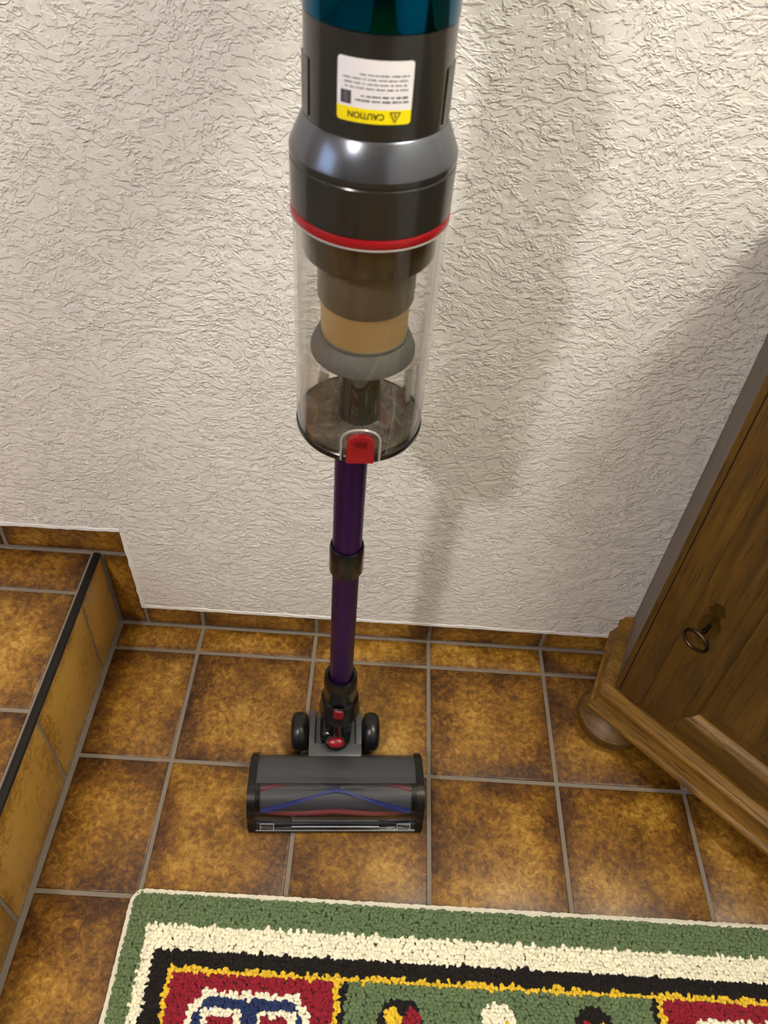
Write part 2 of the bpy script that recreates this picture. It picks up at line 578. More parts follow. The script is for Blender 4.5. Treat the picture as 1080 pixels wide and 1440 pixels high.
# tread tiles
tj = [0.0] + [-0.083 - k * 0.2035 for k in range(8)]
tx = [-0.1585, -0.3650, -0.5650, -0.7650]
for a, b in zip(tj, tj[1:]):
    for c, d in zip(tx, tx[1:]):
        y1, y0, x1, x0 = a - G / 2, b + G / 2, c - G / 2, d + G / 2
        put_tile(step, 'tread_tile', x1 - x0, y1 - y0, ((x0 + x1) / 2, (y0 + y1) / 2, ZT), (0, 0, 0), M['tile'])
nose = [(-0.1575, ZT - 0.008), (-0.1575, ZT + 0.0002), (-0.1550, ZT + 0.0010), (-0.1510, ZT + 0.0008), (-0.1485, ZT - 0.0004), (-0.1470, ZT - 0.0022), (-0.1468, ZT - 0.0055)]
MB().prism(nose, 'y', -1.60, -0.001).build('nosing', M['nosing'], step)
MB().box(-0.1490, -0.1474, -1.60, -0.001, ZT - 0.0078, ZT - 0.0055).build('grout_line', M['grout'], step, False)

# ---- skirting tiles along the back wall
base = MB().box(-0.80, XR, 0.0018, 0.0031, -0.02, 0.25).build('baseboard_back', M['grout'], None, False)
tag(base, 'row of cut brown tiles along the foot of the wall', 'skirting', kind='structure')
rot = (R(90), 0, 0)
def sk(x0, x1, z0, z1, g0=G / 2, g1=G / 2):
    put_tile(base, 'skirting_tile', x1 - x0 - g0 - g1, z1 - z0, ((x0 + x1) / 2 + (g0 - g1) / 2, 0.0, (z0 + z1) / 2), rot, M['tile'])
for x in [k * T for k in range(0, 7)]:
    sk(x, min(x + T, XR), 0.0025, 0.0565)
sk(-0.0985, 0.0, 0.0025, 0.0565)
sk(-0.1478, -0.0985, 0.004, 0.1785, 0.004, 0.002)
sk(-0.2965, -0.0985, 0.1865, 0.250, G / 2, 0.0)
sk(-0.4965, -0.2965, 0.1865, 0.246)
sk(-0.6965, -0.4965, 0.1865, 0.244)

# ------------------------------------------------------------------ corner cabinet
cab = empty('corner_cabinet', (0.68, -0.145, 0), R(-45))
tag(cab, 'brown oak corner cabinet with panelled door, set diagonally beside the wall', 'cabinet')
plan = [(0, 0), (0.65, 0), (0.711, 0.144), (0.325, 0.528), (-0.061, 0.144)]
HC = 0.80
def outset(poly, d, n=None):
    """offset the open polyline outwards (to the front) with mitres"""
    out = []
    k = len(poly)
    for i in range(k):
        ns = []
        for a, b in ((i - 1, i), (i, i + 1)):
            if 0 <= a and b < k:
                t = (Vector(poly[b]) - Vector(poly[a])).normalized()
                ns.append(Vector((t.y, -t.x)))
        if len(ns) == 1:
            q = Vector(poly[i]) + ns[0] * d
        else:
            h = (ns[0] + ns[1]).normalized()
            q = Vector(poly[i]) + h * (d / h.dot(ns[0]))
        out.append(q)
    return out
front_path = [(-0.061, 0.144), (0, 0), (0.65, 0), (0.711, 0.144)]
def sweep(profile, path):
    """profile: closed list of (out,z)"""
    rows = [[(q.x, q.y) for q in outset(path, o)] for o, z in profile]
    k, n = len(profile), len(path)
    vs, fs = [], []
    for i in range(n):
        for j in range(k):
            vs.append((rows[j][i][0], rows[j][i][1], profile[j][1]))
    for i in range(n - 1):
        for j in range(k):
            fs.append((i * k + j, i * k + (j + 1) % k, (i + 1) * k + (j + 1) % k, (i + 1) * k + j))
    fs.append(tuple(range(k)))
    fs.append(tuple(reversed(range((n - 1) * k, n * k))))
    return MB().add(vs, fs)
# carcass: two sides, floor, top, backs, face frame
th = 0.018
def panel(p, q, z0, z1, t=th):
    """upright board whose outer face runs p->q, thickness t to the inside"""
    p, q = Vector(p), Vector(q)
    d = (q - p).normalized()
    nn = Vector((-d.y, d.x))
    a, b = q + nn * t, p + nn * t
    return MB().prism([tuple(p), tuple(q), tuple(a), tuple(b)], 'z', z0, z1)
panel((-0.061, 0.144), (0, 0), 0.06, HC).build('side_panel', M['oak_side_sheen'], cab, False)
panel((0.65, 0), (0.711, 0.144), 0.06, HC).build('side_panel', M['oak_side_sheen'], cab, False)
panel((0.711, 0.144), (0.325, 0.528), 0.06, HC, 0.008).build('back_panel', M['oak_z2'], cab, False)
panel((0.325, 0.528), (-0.061, 0.144), 0.06, HC, 0.008).build('back_panel', M['oak_z2'], cab, False)
inner = [(0.02, 0.022), (0.63, 0.022), (0.685, 0.145), (0.325, 0.505), (-0.035, 0.145)]
MB().prism(inner, 'z', 0.075, 0.095).build('bottom_board', M['oak_x'], cab, False)
MB().cbox(-0.002, 0.0072, -0.001, 0.020, 0.10, HC, 0.002).build('face_frame', M['oak_z'], cab)
MB().cbox(0.6428, 0.652, -0.001, 0.020, 0.10, HC, 0.002).build('face_frame', M['oak_z'], cab)
MB().box(0.0072, 0.6428, 0.001, 0.020, 0.09, 0.118).build('face_frame', M['oak_x'], cab, False)
MB().box(0.0072, 0.6428, 0.0, 0.020, 0.775, HC).build('face_frame', M['oak_x'], cab, False)
# base moulding, profile traced from outside to inside
prof = [(-0.004, 0.060), (0.024, 0.060), (0.0272, 0.0625), (0.0278, 0.0675), (0.0262, 0.0715), (0.0236, 0.0730), (0.0228, 0.0765), (0.0210, 0.0810), (0.0180, 0.0860), (0.0168, 0.0920),
        (0.0172, 0.0965), (0.0198, 0.0985), (0.0206, 0.1020), (0.0196, 0.1055), (0.0165, 0.1068), (0.0150, 0.1085), (0.0150, 0.1110), (0.0120, 0.1135), (-0.004, 0.1150)]
sweep(prof, front_path).build('base_moulding', M['oak_mold_lit'], cab, True, 50)
# top board with moulded edge
tp = [(-0.01, HC), (0.008, HC), (0.012, HC + 0.008), (0.024, HC + 0.012), (0.028, HC + 0.02), (0.028, HC + 0.034), (0.022, HC + 0.04), (-0.01, HC + 0.04)]
sweep(tp, front_path).build('top_moulding', M['oak_mold_lit'], cab, True, 50)
MB().prism([(0.002, 0.0), (0.648, 0.0), (0.705, 0.146), (0.325, 0.525), (-0.055, 0.146)], 'z', HC + 0.001, HC + 0.04).build('top_board', M['oak_x'], cab, False)
# door
DX0, DX1, DZ0, DZ1 = 0.0092, 0.6408, 0.1185, 0.7735
door = MB().box(DX0 + 0.004, DX1 - 0.004, 0.006, 0.018, DZ0, DZ1).build('door', M['oak_z2'], cab, False)
dy0, dy1 = -0.004, 0.0175
SI, RZ = 0.1030, 0.1640      # inner edge of stile, of bottom rail
MB().cbox(DX0, 0.0465, dy0, dy1, DZ0, DZ1, 0.0012).build('stile', M['oak_z'], door)
MB().cbox(0.0465, SI, dy0 + 0.0002, dy1, DZ0, DZ1, 0.0006).build('stile', M['oak_z2'], door)
MB().cbox(0.65 - SI, DX1, dy0, dy1, DZ0, DZ1, 0.0012).build('stile', M['oak_z'], door)
MB().cbox(SI, 0.65 - SI, dy0 + 0.0003, dy1, DZ0, RZ, 0.0008).build('rail', M['oak_x'], door)
MB().cbox(SI, 0.65 - SI, dy0 + 0.0003, dy1, 0.729, DZ1, 0.0008).build('rail', M['oak_x'], door)
# panel mouldings: (distance in from frame edge, depth y)
mprof = [(0.0, 0.0), (0.0, -0.0062), (0.003, -0.0074), (0.0058, -0.0066), (0.0072, -0.0048), (0.0088, -0.0042), (0.012, -0.0022), (0.0155, 0.0035), (0.0180, 0.0070)]
x0, x1, z0, z1 = SI, 0.65 - SI, RZ, 0.729
def pm(corner):
    k = len(mprof)
    vs, fs = [], []
    for (d, y) in mprof:
        (ax, az, sx, sz), (bx, bz, tx_, tz_) = corner
        vs += [(ax + sx * d, y, az + sz * d), (bx + tx_ * d, y, bz + tz_ * d)]
    for j in range(k - 1):
        fs.append((2 * j, 2 * j + 1, 2 * j + 3, 2 * j + 2))
    # back closure for thickness
    o = len(vs)
    vs += [(vs[0][0], 0.010, vs[0][2]), (vs[1][0], 0.010, vs[1][2]), (vs[2 * k - 2][0], 0.010, vs[2 * k - 2][2]), (vs[2 * k - 1][0], 0.010, vs[2 * k - 1][2])]
    fs += [(o, o + 1, 1, 0), (2 * k - 2, 2 * k - 1, o + 3, o + 2), (o, o + 2, o + 3, o + 1)]
    fs += [tuple([2 * j for j in range(k)] + [o + 2, o]), tuple([2 * j + 1 for j in reversed(range(k))] + [o + 1, o + 3])]
    return MB().add(vs, fs)
pm(((x0, z0, 1, 1), (x0, z1, 1, -1))).build('panel_moulding', M['oak_z'], door, True, 45)
pm(((x1, z0, -1, 1), (x1, z1, -1, -1))).build('panel_moulding', M['oak_z'], door, True, 45)
pm(((x0, z0, 1, 1), (x1, z0, -1, 1))).build('panel_moulding', M['oak_mold_lit'], door, True, 45)  # level strips coloured paler, as lit from above
pm(((x0, z1, 1, -1), (x1, z1, -1, -1))).build('panel_moulding', M['oak_mold_lit'], door, True, 45)
# raised panel: field slopes up to a low step
def ring(ins, y):
    return [(x0 + ins, y, z0 + ins), (x1 - ins, y, z0 + ins), (x1 - ins, y, z1 - ins), (x0 + ins, y, z1 - ins)]
vs, fs = [], []
for ins, y in ((0.016, 0.0085), (0.0175, 0.0072), (0.0385, 0.0040), (0.0395, 0.0010), (0.0420, 0.0000), (0.0450, -0.0004)):
    vs += ring(ins, y)
for r_ in range(5):
    for k in range(4):
        fs.append((r_ * 4 + k, r_ * 4 + (k + 1) % 4, r_ * 4 + 4 + (k + 1) % 4, r_ * 4 + 4 + k))
fs.append((20, 21, 22, 23))
fs.append((3, 2, 1, 0))
MB().add(vs, fs).build('raised_panel', M['oak_z2'], door, False)
# escutcheon: cut brass plate with waisted outline
KX, KZ = 0.0737, 0.353
half = [(0.0, 0.0430), (0.0040, 0.0425), (0.0075, 0.0390), (0.0080, 0.0330), (0.0115, 0.0290), (0.0070, 0.0245), (0.0060, 0.0190), (0.0100, 0.0130), (0.0138, 0.0050), (0.0145, -0.0030), (0.0130, -0.0110), (0.0085, -0.0180), (0.0065, -0.0240), (0.0095, -0.0290), (0.0075, -0.0345), (0.0040, -0.0380), (0.0, -0.0400)]
pl = [(KX + x, KZ + z) for x, z in half] + [(KX - x, KZ + z) for x, z in reversed(half[1:-1])]
esc = MB().prism(pl, 'y', dy0 - 0.0012, dy0 + 0.0006).build('escutcheon', M['brass_old'], door, False)
tag(esc, 'aged brass keyhole plate')
kh = [(KX + 0.0040 * math.sin(a), KZ + 0.002 + 0.0040 * math.cos(a)) for a in [R(t) for t in range(-140, 141, 20)]] + [(KX + 0.0022, KZ - 0.011), (KX - 0.0022, KZ - 0.011)]
MB().prism(kh, 'y', dy0 - 0.0014, dy0 - 0.0002).build('keyhole', M['hole'], door, False)
for dz in (0.0345, -0.030):
    MB().lathe([(0, 0), (0.0020, 0.0), (0.0016, 0.0009), (0, 0.0012)], 12, Mx=Matrix.Translation((KX, dy0 - 0.0012, KZ + dz)) @ Matrix.Rotation(R(90), 4, 'X')).build('pin', M['brass_old'], door)
# bun feet
fp = [(0, 0.0), (0.030, 0.0), (0.040, 0.003), (0.0535, 0.012), (0.0580, 0.024), (0.0565, 0.036), (0.046, 0.047), (0.036, 0.053), (0.033, 0.056), (0.033, 0.0602), (0, 0.0602)]
for (fx, fy) in ((0.014, 0.014), (0.628, 0.024), (0.325, 0.46)):
    MB().lathe(fp, 40, Mx=Matrix.Translation((fx, fy, 0))).build('bun_foot', M['oak_foot'], cab)
# key, a thing of its own, stuck in the lock
key = empty('key', cab.matrix_basis @ Vector((KX, dy0, KZ)), R(-45))
tag(key, 'dark iron key with an oval bow, stuck in the cabinet lock', 'key')
cabm = Matrix.Translation((0.68, -0.145, 0)) @ Matrix.Rotation(R(-45), 4, 'Z')
key.location = cabm @ Vector((KX, dy0, KZ + 0.001))
MB().tube([(0, 0.006, 0), (0, -0.012, 0), (0, -0.0125, 0), (0, -0.0150, 0), (0, -0.0152, 0), (0, -0.021, -0.0005)], [0.0026, 0.0026, 0.0038, 0.0038, 0.0026, 0.0022], 14).build('shaft', M['iron'], key)
bow = [(0.0165 * math.cos(a), -0.0330 + 0.0120 * math.sin(a), -0.003 - 0.004 * math.cos(a)) for a in [2 * PI * i / 40 for i in range(40)]]
MB().tube(bow, 0.0024, 10, True).build('bow', M['iron'], key)

# ------------------------------------------------------------------ vacuum cleaner materials
def thin_clear(name, tint=(0.965, 0.965, 0.955, 1), rough=0.03, edge=0.9):
    mt, nt, p = newmat(name)
    out = nt.nodes['Material Output']
    nt.nodes.remove(p)
    tr = N(nt, 'ShaderNodeBsdfTransparent')
    tr.inputs[0].default_value = tint
    gl = N(nt, 'ShaderNodeBsdfGlossy')
    gl.inputs['Roughness'].default_value = rough
    gl.inputs['Color'].default_value = (edge, edge, edge, 1)
    lw_ = N(nt, 'ShaderNodeLayerWeight', i_Blend=0.5)
    pw = N(nt, 'ShaderNodeMath', operation='POWER')
    pw.inputs[1].default_value = 3.0
    L(nt, lw_, 'Facing', pw, 0)
    fr = N(nt, 'ShaderNodeMath', operation='MULTIPLY_ADD')
    fr.inputs[1].default_value = 0.8
    fr.inputs[2].default_value = 0.035
    L(nt, pw, 0, fr, 0)
    mx = N(nt, 'ShaderNodeMixShader')
    L(nt, fr, 0, mx, 0)
    L(nt, tr, 0, mx, 1)
    L(nt, gl, 0, mx, 2)
    L(nt, mx, 0, out, 0)
    return mt
M['black'] = simple('black_plastic', lin(14, 14, 15), 0.24)
M['tyre'] = simple('black_rubber_wheel', lin(20, 20, 22), 0.32)
M['dark'] = simple('dark_grey_plastic', lin(46, 46, 43), 0.20, metal=0.35, coat=0.3)
M['gun'] = simple('gunmetal', lin(104, 108, 116), 0.22, metal=0.85)
M['cyan'] = simple('teal_chrome', lin(0, 84, 118), 0.08, metal=1.0)
M['red'] = simple('red_plastic', lin(150, 14, 24), 0.30)
M['dark_red'] = simple('dark_red_plastic', lin(128, 8, 20), 0.32)  # deeper red of the neck buttons and grip ribs
M['clear'] = thin_clear('clear_plastic')
M['clear_win'] = thin_clear('clear_window_plastic', (0.90, 0.91, 0.93, 1), 0.06)
M['smoke'] = simple('smoky_brown_plastic', lin(52, 44, 32), 0.16, coat=0.4)
M['olive'] = simple('olive_grey_plastic', lin(92, 84, 68), 0.28)
M['brass'] = simple('brass_mesh', lin(206, 176, 122), 0.30, metal=0.6, bump=1.0, bscale=1500)
M['skirt'] = simple('grey_rubber_skirt', lin(86, 88, 85), 0.5)
M['purple'] = simple('purple_anodised_tube', lin(64, 28, 94), 0.34, metal=0.75)
M['grey'] = simple('grey_plastic', lin(74, 75, 76), 0.38)
M['head'] = simple('charcoal_plastic', lin(62, 63, 65), 0.30)
M['roller'] = simple('roller_felt', lin(66, 66, 70), 0.55)
M['blue'] = simple('blue_bristles', lin(34, 48, 124), 0.6, bump=1.0, bscale=900)
M['bristle_red'] = simple('red_bristles', lin(124, 26, 38), 0.6, bump=1.0, bscale=900)
M['label'] = simple('label_white', lin(236, 234, 236), 0.45)
M['label_y'] = simple('label_yellow', lin(246, 226, 0), 0.45)
M['ink'] = simple('label_ink', lin(96, 92, 98), 0.6)
M['ink_d'] = simple('label_ink_dark', lin(54, 46, 20), 0.6)
mt, nt, p = newmat('dusty_plate')
tc = N(nt, 'ShaderNodeTexCoord')
nz = N(nt, 'ShaderNodeTexNoise', i_Scale=55.0, i_Detail=5.0, i_Roughness=0.7, i_Distortion=1.5)
L(nt, tc, 'Object', nz, 'Vector')
cr = ramp(nt, [(0.40, lin(62, 58, 52)), (0.58, lin(92, 88, 80)), (0.75, lin(160, 154, 146))])
L(nt, nz, 0, cr, 0)
L(nt, cr, 0, p, 'Base Color')
p.inputs['Roughness'].default_value = 0.7
M['dust'] = mt

# ------------------------------------------------------------------ vacuum cleaner
VB = Vector((0.2545, -0.2125, 0.0))
vac = empty('stick_vacuum', VB)
tag(vac, 'cordless stick vacuum cleaner with purple tube and clear dust bin, standing upright', 'vacuum cleaner')
TX, TY = 0.0085, -0.050
zax = Vector((TX, TY, 1.0)).normalized()
xax = (Vector((1, 0, 0)) - zax * zax.x).normalized()
yax = zax.cross(xax)
AX = Matrix((xax, yax, zax)).transposed().to_4x4()       # along the tube, relative to vac
BX = AX @ Matrix.Translation((0.0055, 0, 0))             # body axis, a touch to the right

def along(prof, name, mat, parent, seg=72, Mx=BX, ang=30):
    return MB().lathe(prof, seg).xf(Mx).build(name, mat, parent, True, ang)
def solid(r_z, cap=True):
    return [(0, r_z[0][1])] + r_z + [(0, r_z[-1][1])]

# --- wand
wand = along(solid([(0.0158, 0.185), (0.0158, 0.475)]), 'wand', M['purple'], vac, 48, AX)
along(solid([(0.0164, 0.475), (0.0164, 0.70)]), 'upper_tube', M['purple'], wand, 48, AX)
along([(0.0160, 0.462), (0.0182, 0.462), (0.0196, 0.465), (0.0196, 0.503), (0.0190, 0.5065), (0.0178, 0.508), (0.0172, 0.506), (0.0166, 0.500)], 'wand_collar', M['black'], wand, 48, AX, 45)

# --- dust bin
ZB = 0.6905
bin_ = along([(0.0555, ZB + 0.008), (0.0572, ZB + 0.008), (0.0575, ZB + 0.010), (0.0578, 0.9005), (0.0548, 0.9005), (0.0545, ZB + 0.012), (0.0555, ZB + 0.008)], 'dust_bin', M['clear'], vac, 96)
along([(0, ZB), (0.054, ZB), (0.0570, ZB + 0.0012), (0.0582, ZB + 0.004), (0.0582, ZB + 0.0082), (0.0572, ZB + 0.0092), (0, ZB + 0.0092)], 'bin_base', M['black'], bin_, 96, BX, 40)
along([(0, ZB + 0.0092), (0.0535, ZB + 0.0092), (0.0535, ZB + 0.0105), (0.044, ZB + 0.0118), (0.020, ZB + 0.0112), (0, ZB + 0.0112)], 'dust_layer', M['dust'], bin_, 72)
along([(0.0535, ZB + 0.0092), (0.0562, ZB + 0.0092), (0.0562, ZB + 0.0140), (0.0535, ZB + 0.0140), (0.0535, ZB + 0.0092)], 'clear_rim', M['clear'], bin_, 96)
along(solid([(0.0195, ZB + 0.010), (0.0180, 0.775)]), 'centre_tube', M['dark'], bin_, 40)
# skirt, mesh, collar, shroud of the cyclone
along([(0.0300, 0.7735), (0.0432, 0.7735), (0.0448, 0.7755), (0.0448, 0.7790), (0.0425, 0.7850), (0.0390, 0.7905), (0.0376, 0.7925), (0.0376, 0.7960), (0.0300, 0.7960)], 'cyclone_skirt', M['skirt'], bin_, 72)
along(solid([(0.0362, 0.7955), (0.0366, 0.8275)]), 'mesh_filter', M['brass'], bin_, 72)
along(solid([(0.0378, 0.8270), (0.0392, 0.8295), (0.0392, 0.8690)]), 'cyclone_collar', M['olive'], bin_, 72)
along(solid([(0.0440, 0.8685), (0.0505, 0.8700), (0.0512, 0.8720), (0.0512, 0.9000)]), 'cyclone_shroud', M['smoke'], bin_, 72)
# clear inlet channel beside the centre tube
mb = MB()
ch = [(0.017, -0.036), (0.040, -0.028), (0.046, 0.004), (0.040, 0.022), (0.0385, 0.021), (0.0443, 0.004), (0.0387, -0.0268), (0.0172, -0.0343)]
mb.prism(ch, 'z', ZB + 0.012, 0.765)
mb.xf(BX).build('inlet_channel', M['clear'], bin_, False)
mb = MB()
mb.prism([(-0.036, -0.030), (-0.0345, -0.0312), (-0.030, 0.022), (-0.0315, 0.0225)], 'z', ZB + 0.012, 0.762)
mb.xf(BX).build('inlet_channel', M['clear'], bin_, False)
# loose dust clumps on the plate
mb = MB()
for k in range(26):
    a, rr = random.uniform(0, 2 * PI), 0.048 * math.sqrt(random.uniform(0.15, 1))
    bm = bmesh.new()
    bmesh.ops.create_icosphere(bm, subdivisions=1, radius=1)
    s3 = (random.uniform(.002, .006), random.uniform(.002, .006), random.uniform(.001, .0025))
    for v in bm.verts:
        v.co = Vector((rr * math.cos(a) + v.co.x * s3[0] * random.uniform(.7, 1.3), rr * math.sin(a) + v.co.y * s3[1], ZB + 0.0115 + v.co.z * s3[2]))
    mb.frombm(bm)
tag(mb.xf(BX).build('dust_clumps', M['dust'], bin_), kind='stuff')
# red release button with clear arch
BA = R(4.0)
ZOFF = 0.0
def onbin(u, zz, rr):
    """wrap flat coordinates (u sideways, zz up) on a cylinder about the body axis"""
    a = BA + u / rr
    return BX @ Vector((rr * math.sin(a), -rr * math.cos(a), zz + ZOFF))
def wrapped(outline2, r0, r1, name, mat, parent, smooth=True, dome=0.0):
    """plate with the given outline bent on the cylinder, from radius r0 (back) to r1 (front)"""
    bm = bmesh.new()
    vs = [bm.verts.new((p[0], p[1], 0)) for p in outline2]
    f = bm.faces.new(vs)
    bmesh.ops.triangulate(bm, faces=[f])
    ext = bmesh.ops.extrude_face_region(bm, geom=bm.faces[:])
    for g_ in ext['geom']:
        if isinstance(g_, bmesh.types.BMVert):
            g_.co.z = 1
    bm.verts.index_update()
    mb_ = MB()
    mb_.add([onbin(v.co.x, v.co.y, r0 + (r1 - r0) * v.co.z)[:] for v in bm.verts], [[v.index for v in f_.verts] for f_ in bm.faces])
    bm.free()
    return mb_.build(name, mat, parent, smooth, 30)
def arch(w_, z0_, z1_, n=14, r=None):
    r = r or w_
    return [(-w_, z0_), (w_, z0_)] + [(w_ * math.cos(a), (z1_ - r) + r * math.sin(a)) for a in [PI * i / n for i in range(n + 1)]]
M['rib'] = simple('frosted_rib', lin(150, 147, 142), 0.15)
M['push'] = simple('pale_red_print', lin(190, 70, 66), 0.4)
btn = wrapped(arch(0.0122, ZB + 0.0040, ZB + 0.0365, r=0.010), 0.0570, 0.0616, 'release_button', M['red'], bin_)
tag(btn, 'red push button at the foot of the bin')
wrapped(arch(0.0170, ZB + 0.009, ZB + 0.0430, r=0.0150), 0.0572, 0.0596, 'button_surround', M['clear'], bin_)
mb = MB()
pts = [onbin(u, z, 0.0602) for u, z in ([(0.0172, ZB + 0.006)] + [(0.0172 * math.cos(a), ZB + 0.0280 + 0.0155 * math.sin(a)) for a in [PI * i / 16 for i in range(17)]] + [(-0.0172, ZB + 0.006)])]
mb.tube(pts, 0.0011, 8).build('surround_rib', M['rib'], bin_)
for k in range(5):
    u = (k - 2) * 0.0024
    mb = MB().tube([onbin(u, ZB + 0.0240, 0.0617), onbin(u, ZB + 0.0310, 0.0617)], 0.0006, 6)
    mb.build('grip_rib', M['dark_red'], bin_)

# --- lid, ring, motor body
along([(0.0560, 0.9003), (0.0588, 0.9003), (0.0590, 0.9006), (0.0590, 0.9068), (0.0588, 0.9072), (0.0560, 0.9072)], 'red_ring', M['red'], vac, 96, BX, 50)
M['bin_lip'] = simple('frosted_bin_lip', lin(150, 146, 140), 0.3)
along([(0.0570, 0.8986), (0.0588, 0.8986), (0.0592, 0.8994), (0.0588, 0.9004), (0.0570, 0.9004)], 'bin_lip', M['bin_lip'], bin_, 96)
body = along(solid([(0.0580, 0.9072), (0.0588, 0.9080), (0.0590, 0.9412), (0.0584, 0.9421), (0.0584, 0.9430), (0.0590, 0.9438), (0.0590, 0.9474)]), 'cyclone_housing', M['dark'], vac, 96)
along([(0.0590, 0.9472), (0.0588, 0.9484), (0.0500, 0.9685), (0.0490, 0.9695), (0.0400, 0.9695)], 'shoulder_ring', M['gun'], body, 96, BX, 40)
motor = along(solid([(0.0487, 0.9690), (0.0487, 1.0305)]), 'motor_housing', M['dark'], vac, 96)
for s_ in (-1, 1):
    BA = R(2) + s_ * R(74)
    wrapped([(-0.0095, 0.9725), (0.0095, 0.9725), (0.0095, 1.0065), (-0.0095, 1.0065)], 0.0480, 0.0496, 'side_latch', M['black'], motor)
along(solid([(0.0480, 1.0300), (0.0490, 1.0312), (0.0492, 1.0330), (0.0492, 1.100), (0.0475, 1.106)]), 'teal_cover', M['cyan'], vac, 96)
cap = along(solid([(0.0440, 1.1055), (0.0455, 1.109), (0.0455, 1.128), (0.0400, 1.140), (0.0300, 1.146)]), 'filter_cap', M['dark'], vac, 72)
# guessed handle loop and battery above the frame, shaped to cast wall shade
mb = MB()
hp = [(0.0, -0.005, 1.140), (0.0, 0.010, 1.200), (0.0, 0.020, 1.255), (0.0, 0.050, 1.292), (0.0, 0.100, 1.298), (0.0, 0.136, 1.268), (0.0, 0.140, 1.215), (0.0, 0.132, 1.180)]
mb.tube(hp, [0.030, 0.028, 0.025, 0.024, 0.024, 0.023, 0.024, 0.026], 20)
mb.xf(BX).build('handle', M['dark'], vac)
MB().cbox(-0.036, 0.036, 0.030, 0.180, 1.108, 1.186, 0.012).xf(BX).build('battery', M['black'], vac)
# --- caution label, print bent on the motor housing
BA = R(0.2)
ZOFF = 0.0042
LR = 0.0489
lab = [(-0.0243, 0.9760), (0.0243, 0.9760), (0.0243, 1.0125), (-0.0243, 1.0125)]
def rrect(x0, x1, z0, z1, r, n=5, corners=(1, 1, 1, 1)):
    P = []
    for (cx, cz, a0), c in zip(((x1 - r, z0 + r, -90), (x1 - r, z1 - r, 0), (x0 + r, z1 - r, 90), (x0 + r, z0 + r, 180)), corners):
        if c:
            P += [(cx + r * math.cos(R(a0 + 90 * i / n)), cz + r * math.sin(R(a0 + 90 * i / n))) for i in range(n + 1)]
        else:
            P.append((cx + r * (1 if a0 in (-90, 0) else -1), cz + r * (-1 if a0 in (-90, 180) else 1)))
    return P
def subdivide_rows(P, x0, x1, z0, z1, name, mat, r, cols=18):
    """label sheet: columns across so that it follows the curve"""
    bm = bmesh.new()
    f = bm.faces.new([bm.verts.new((p[0], p[1], 0)) for p in P])
    for k in range(1, cols):
        x = x0 + (x1 - x0) * k / cols
        bmesh.ops.bisect_plane(bm, geom=bm.verts[:] + bm.edges[:] + bm.faces[:], plane_co=(x, 0, 0), plane_no=(1, 0, 0))
    bm.verts.index_update()
    mb_ = MB().add([onbin(v.co.x, v.co.y, r)[:] for v in bm.verts], [[v.index for v in f_.verts] for f_ in bm.faces])
    bm.free()
    return mb_.build(name, mat, motor, True, 60)
ZL0, ZY, ZL1 = 0.9765, 0.9852, 1.0130
XL0, XL1 = -0.0243, 0.0237
o = subdivide_rows(rrect(XL0, XL1, ZY, ZL1, 0.0022, corners=(0, 1, 1, 0)), XL0, XL1, ZY, ZL1, 'label_sheet', M['label'], LR)
tag(o, 'white printed label')
o = subdivide_rows(rrect(XL0, XL1, ZL0, ZY, 0.0022, corners=(1, 0, 0, 1)), XL0, XL1, ZL0, ZY, 'label_band', M['label_y'], LR)
tag(o, 'yellow caution band printed upside down')
# lettering: text turned into a mesh, turned upside down, wrapped on the cylinder
def wrap_text(body_, size, cx, cz, rr, mat, name, parent, flip=True, bold=0.0, ba=None, zfun=None):
    global BA
    if ba is not None:
        BA = ba
    cu = bpy.data.curves.new('text', 'FONT')
    cu.body = body_
    cu.size = size
    cu.align_x = 'CENTER'
    cu.align_y = 'CENTER'
    cu.offset = bold
    cu.resolution_u = 3
    to = bpy.data.objects.new('text', cu)
    C.objects.link(to)
    dg = bpy.context.evaluated_depsgraph_get()
    me = bpy.data.meshes.new_from_object(to.evaluated_get(dg))
    bpy.data.objects.remove(to)
    sg = -1 if flip else 1
    mb_ = MB().add([onbin(cx + sg * v.co.x, cz + sg * v.co.y, rr)[:] for v in me.vertices], [list(p_.vertices) for p_ in me.polygons])
    bpy.data.meshes.remove(me)
    return mb_.build(name, mat, parent, False)
LB = R(0.2)
wrap_text('CAUTION', 0.0052, -0.0052, 0.9812, LR + 0.00018, M['ink_d'], 'caution_lettering', motor, True, 0.00012, LB)
# warning triangle (upside down, point below)
tri = [(0.0100, 0.9838), (0.0165, 0.9838), (0.01325, 0.9780)]
mb = MB()
for a, b in zip(tri, tri[1:] + tri[:1]):
    mb.tube([onbin(a[0], a[1], LR + 0.0001), onbin(b[0], b[1], LR + 0.0001)], 0.00032, 6)
mb.tube([onbin(0.01325, 0.9829, LR + 0.0001), onbin(0.01325, 0.9806, LR + 0.0001)], 0.00034, 6)
mb.build('warning_triangle', M['ink_d'], motor)
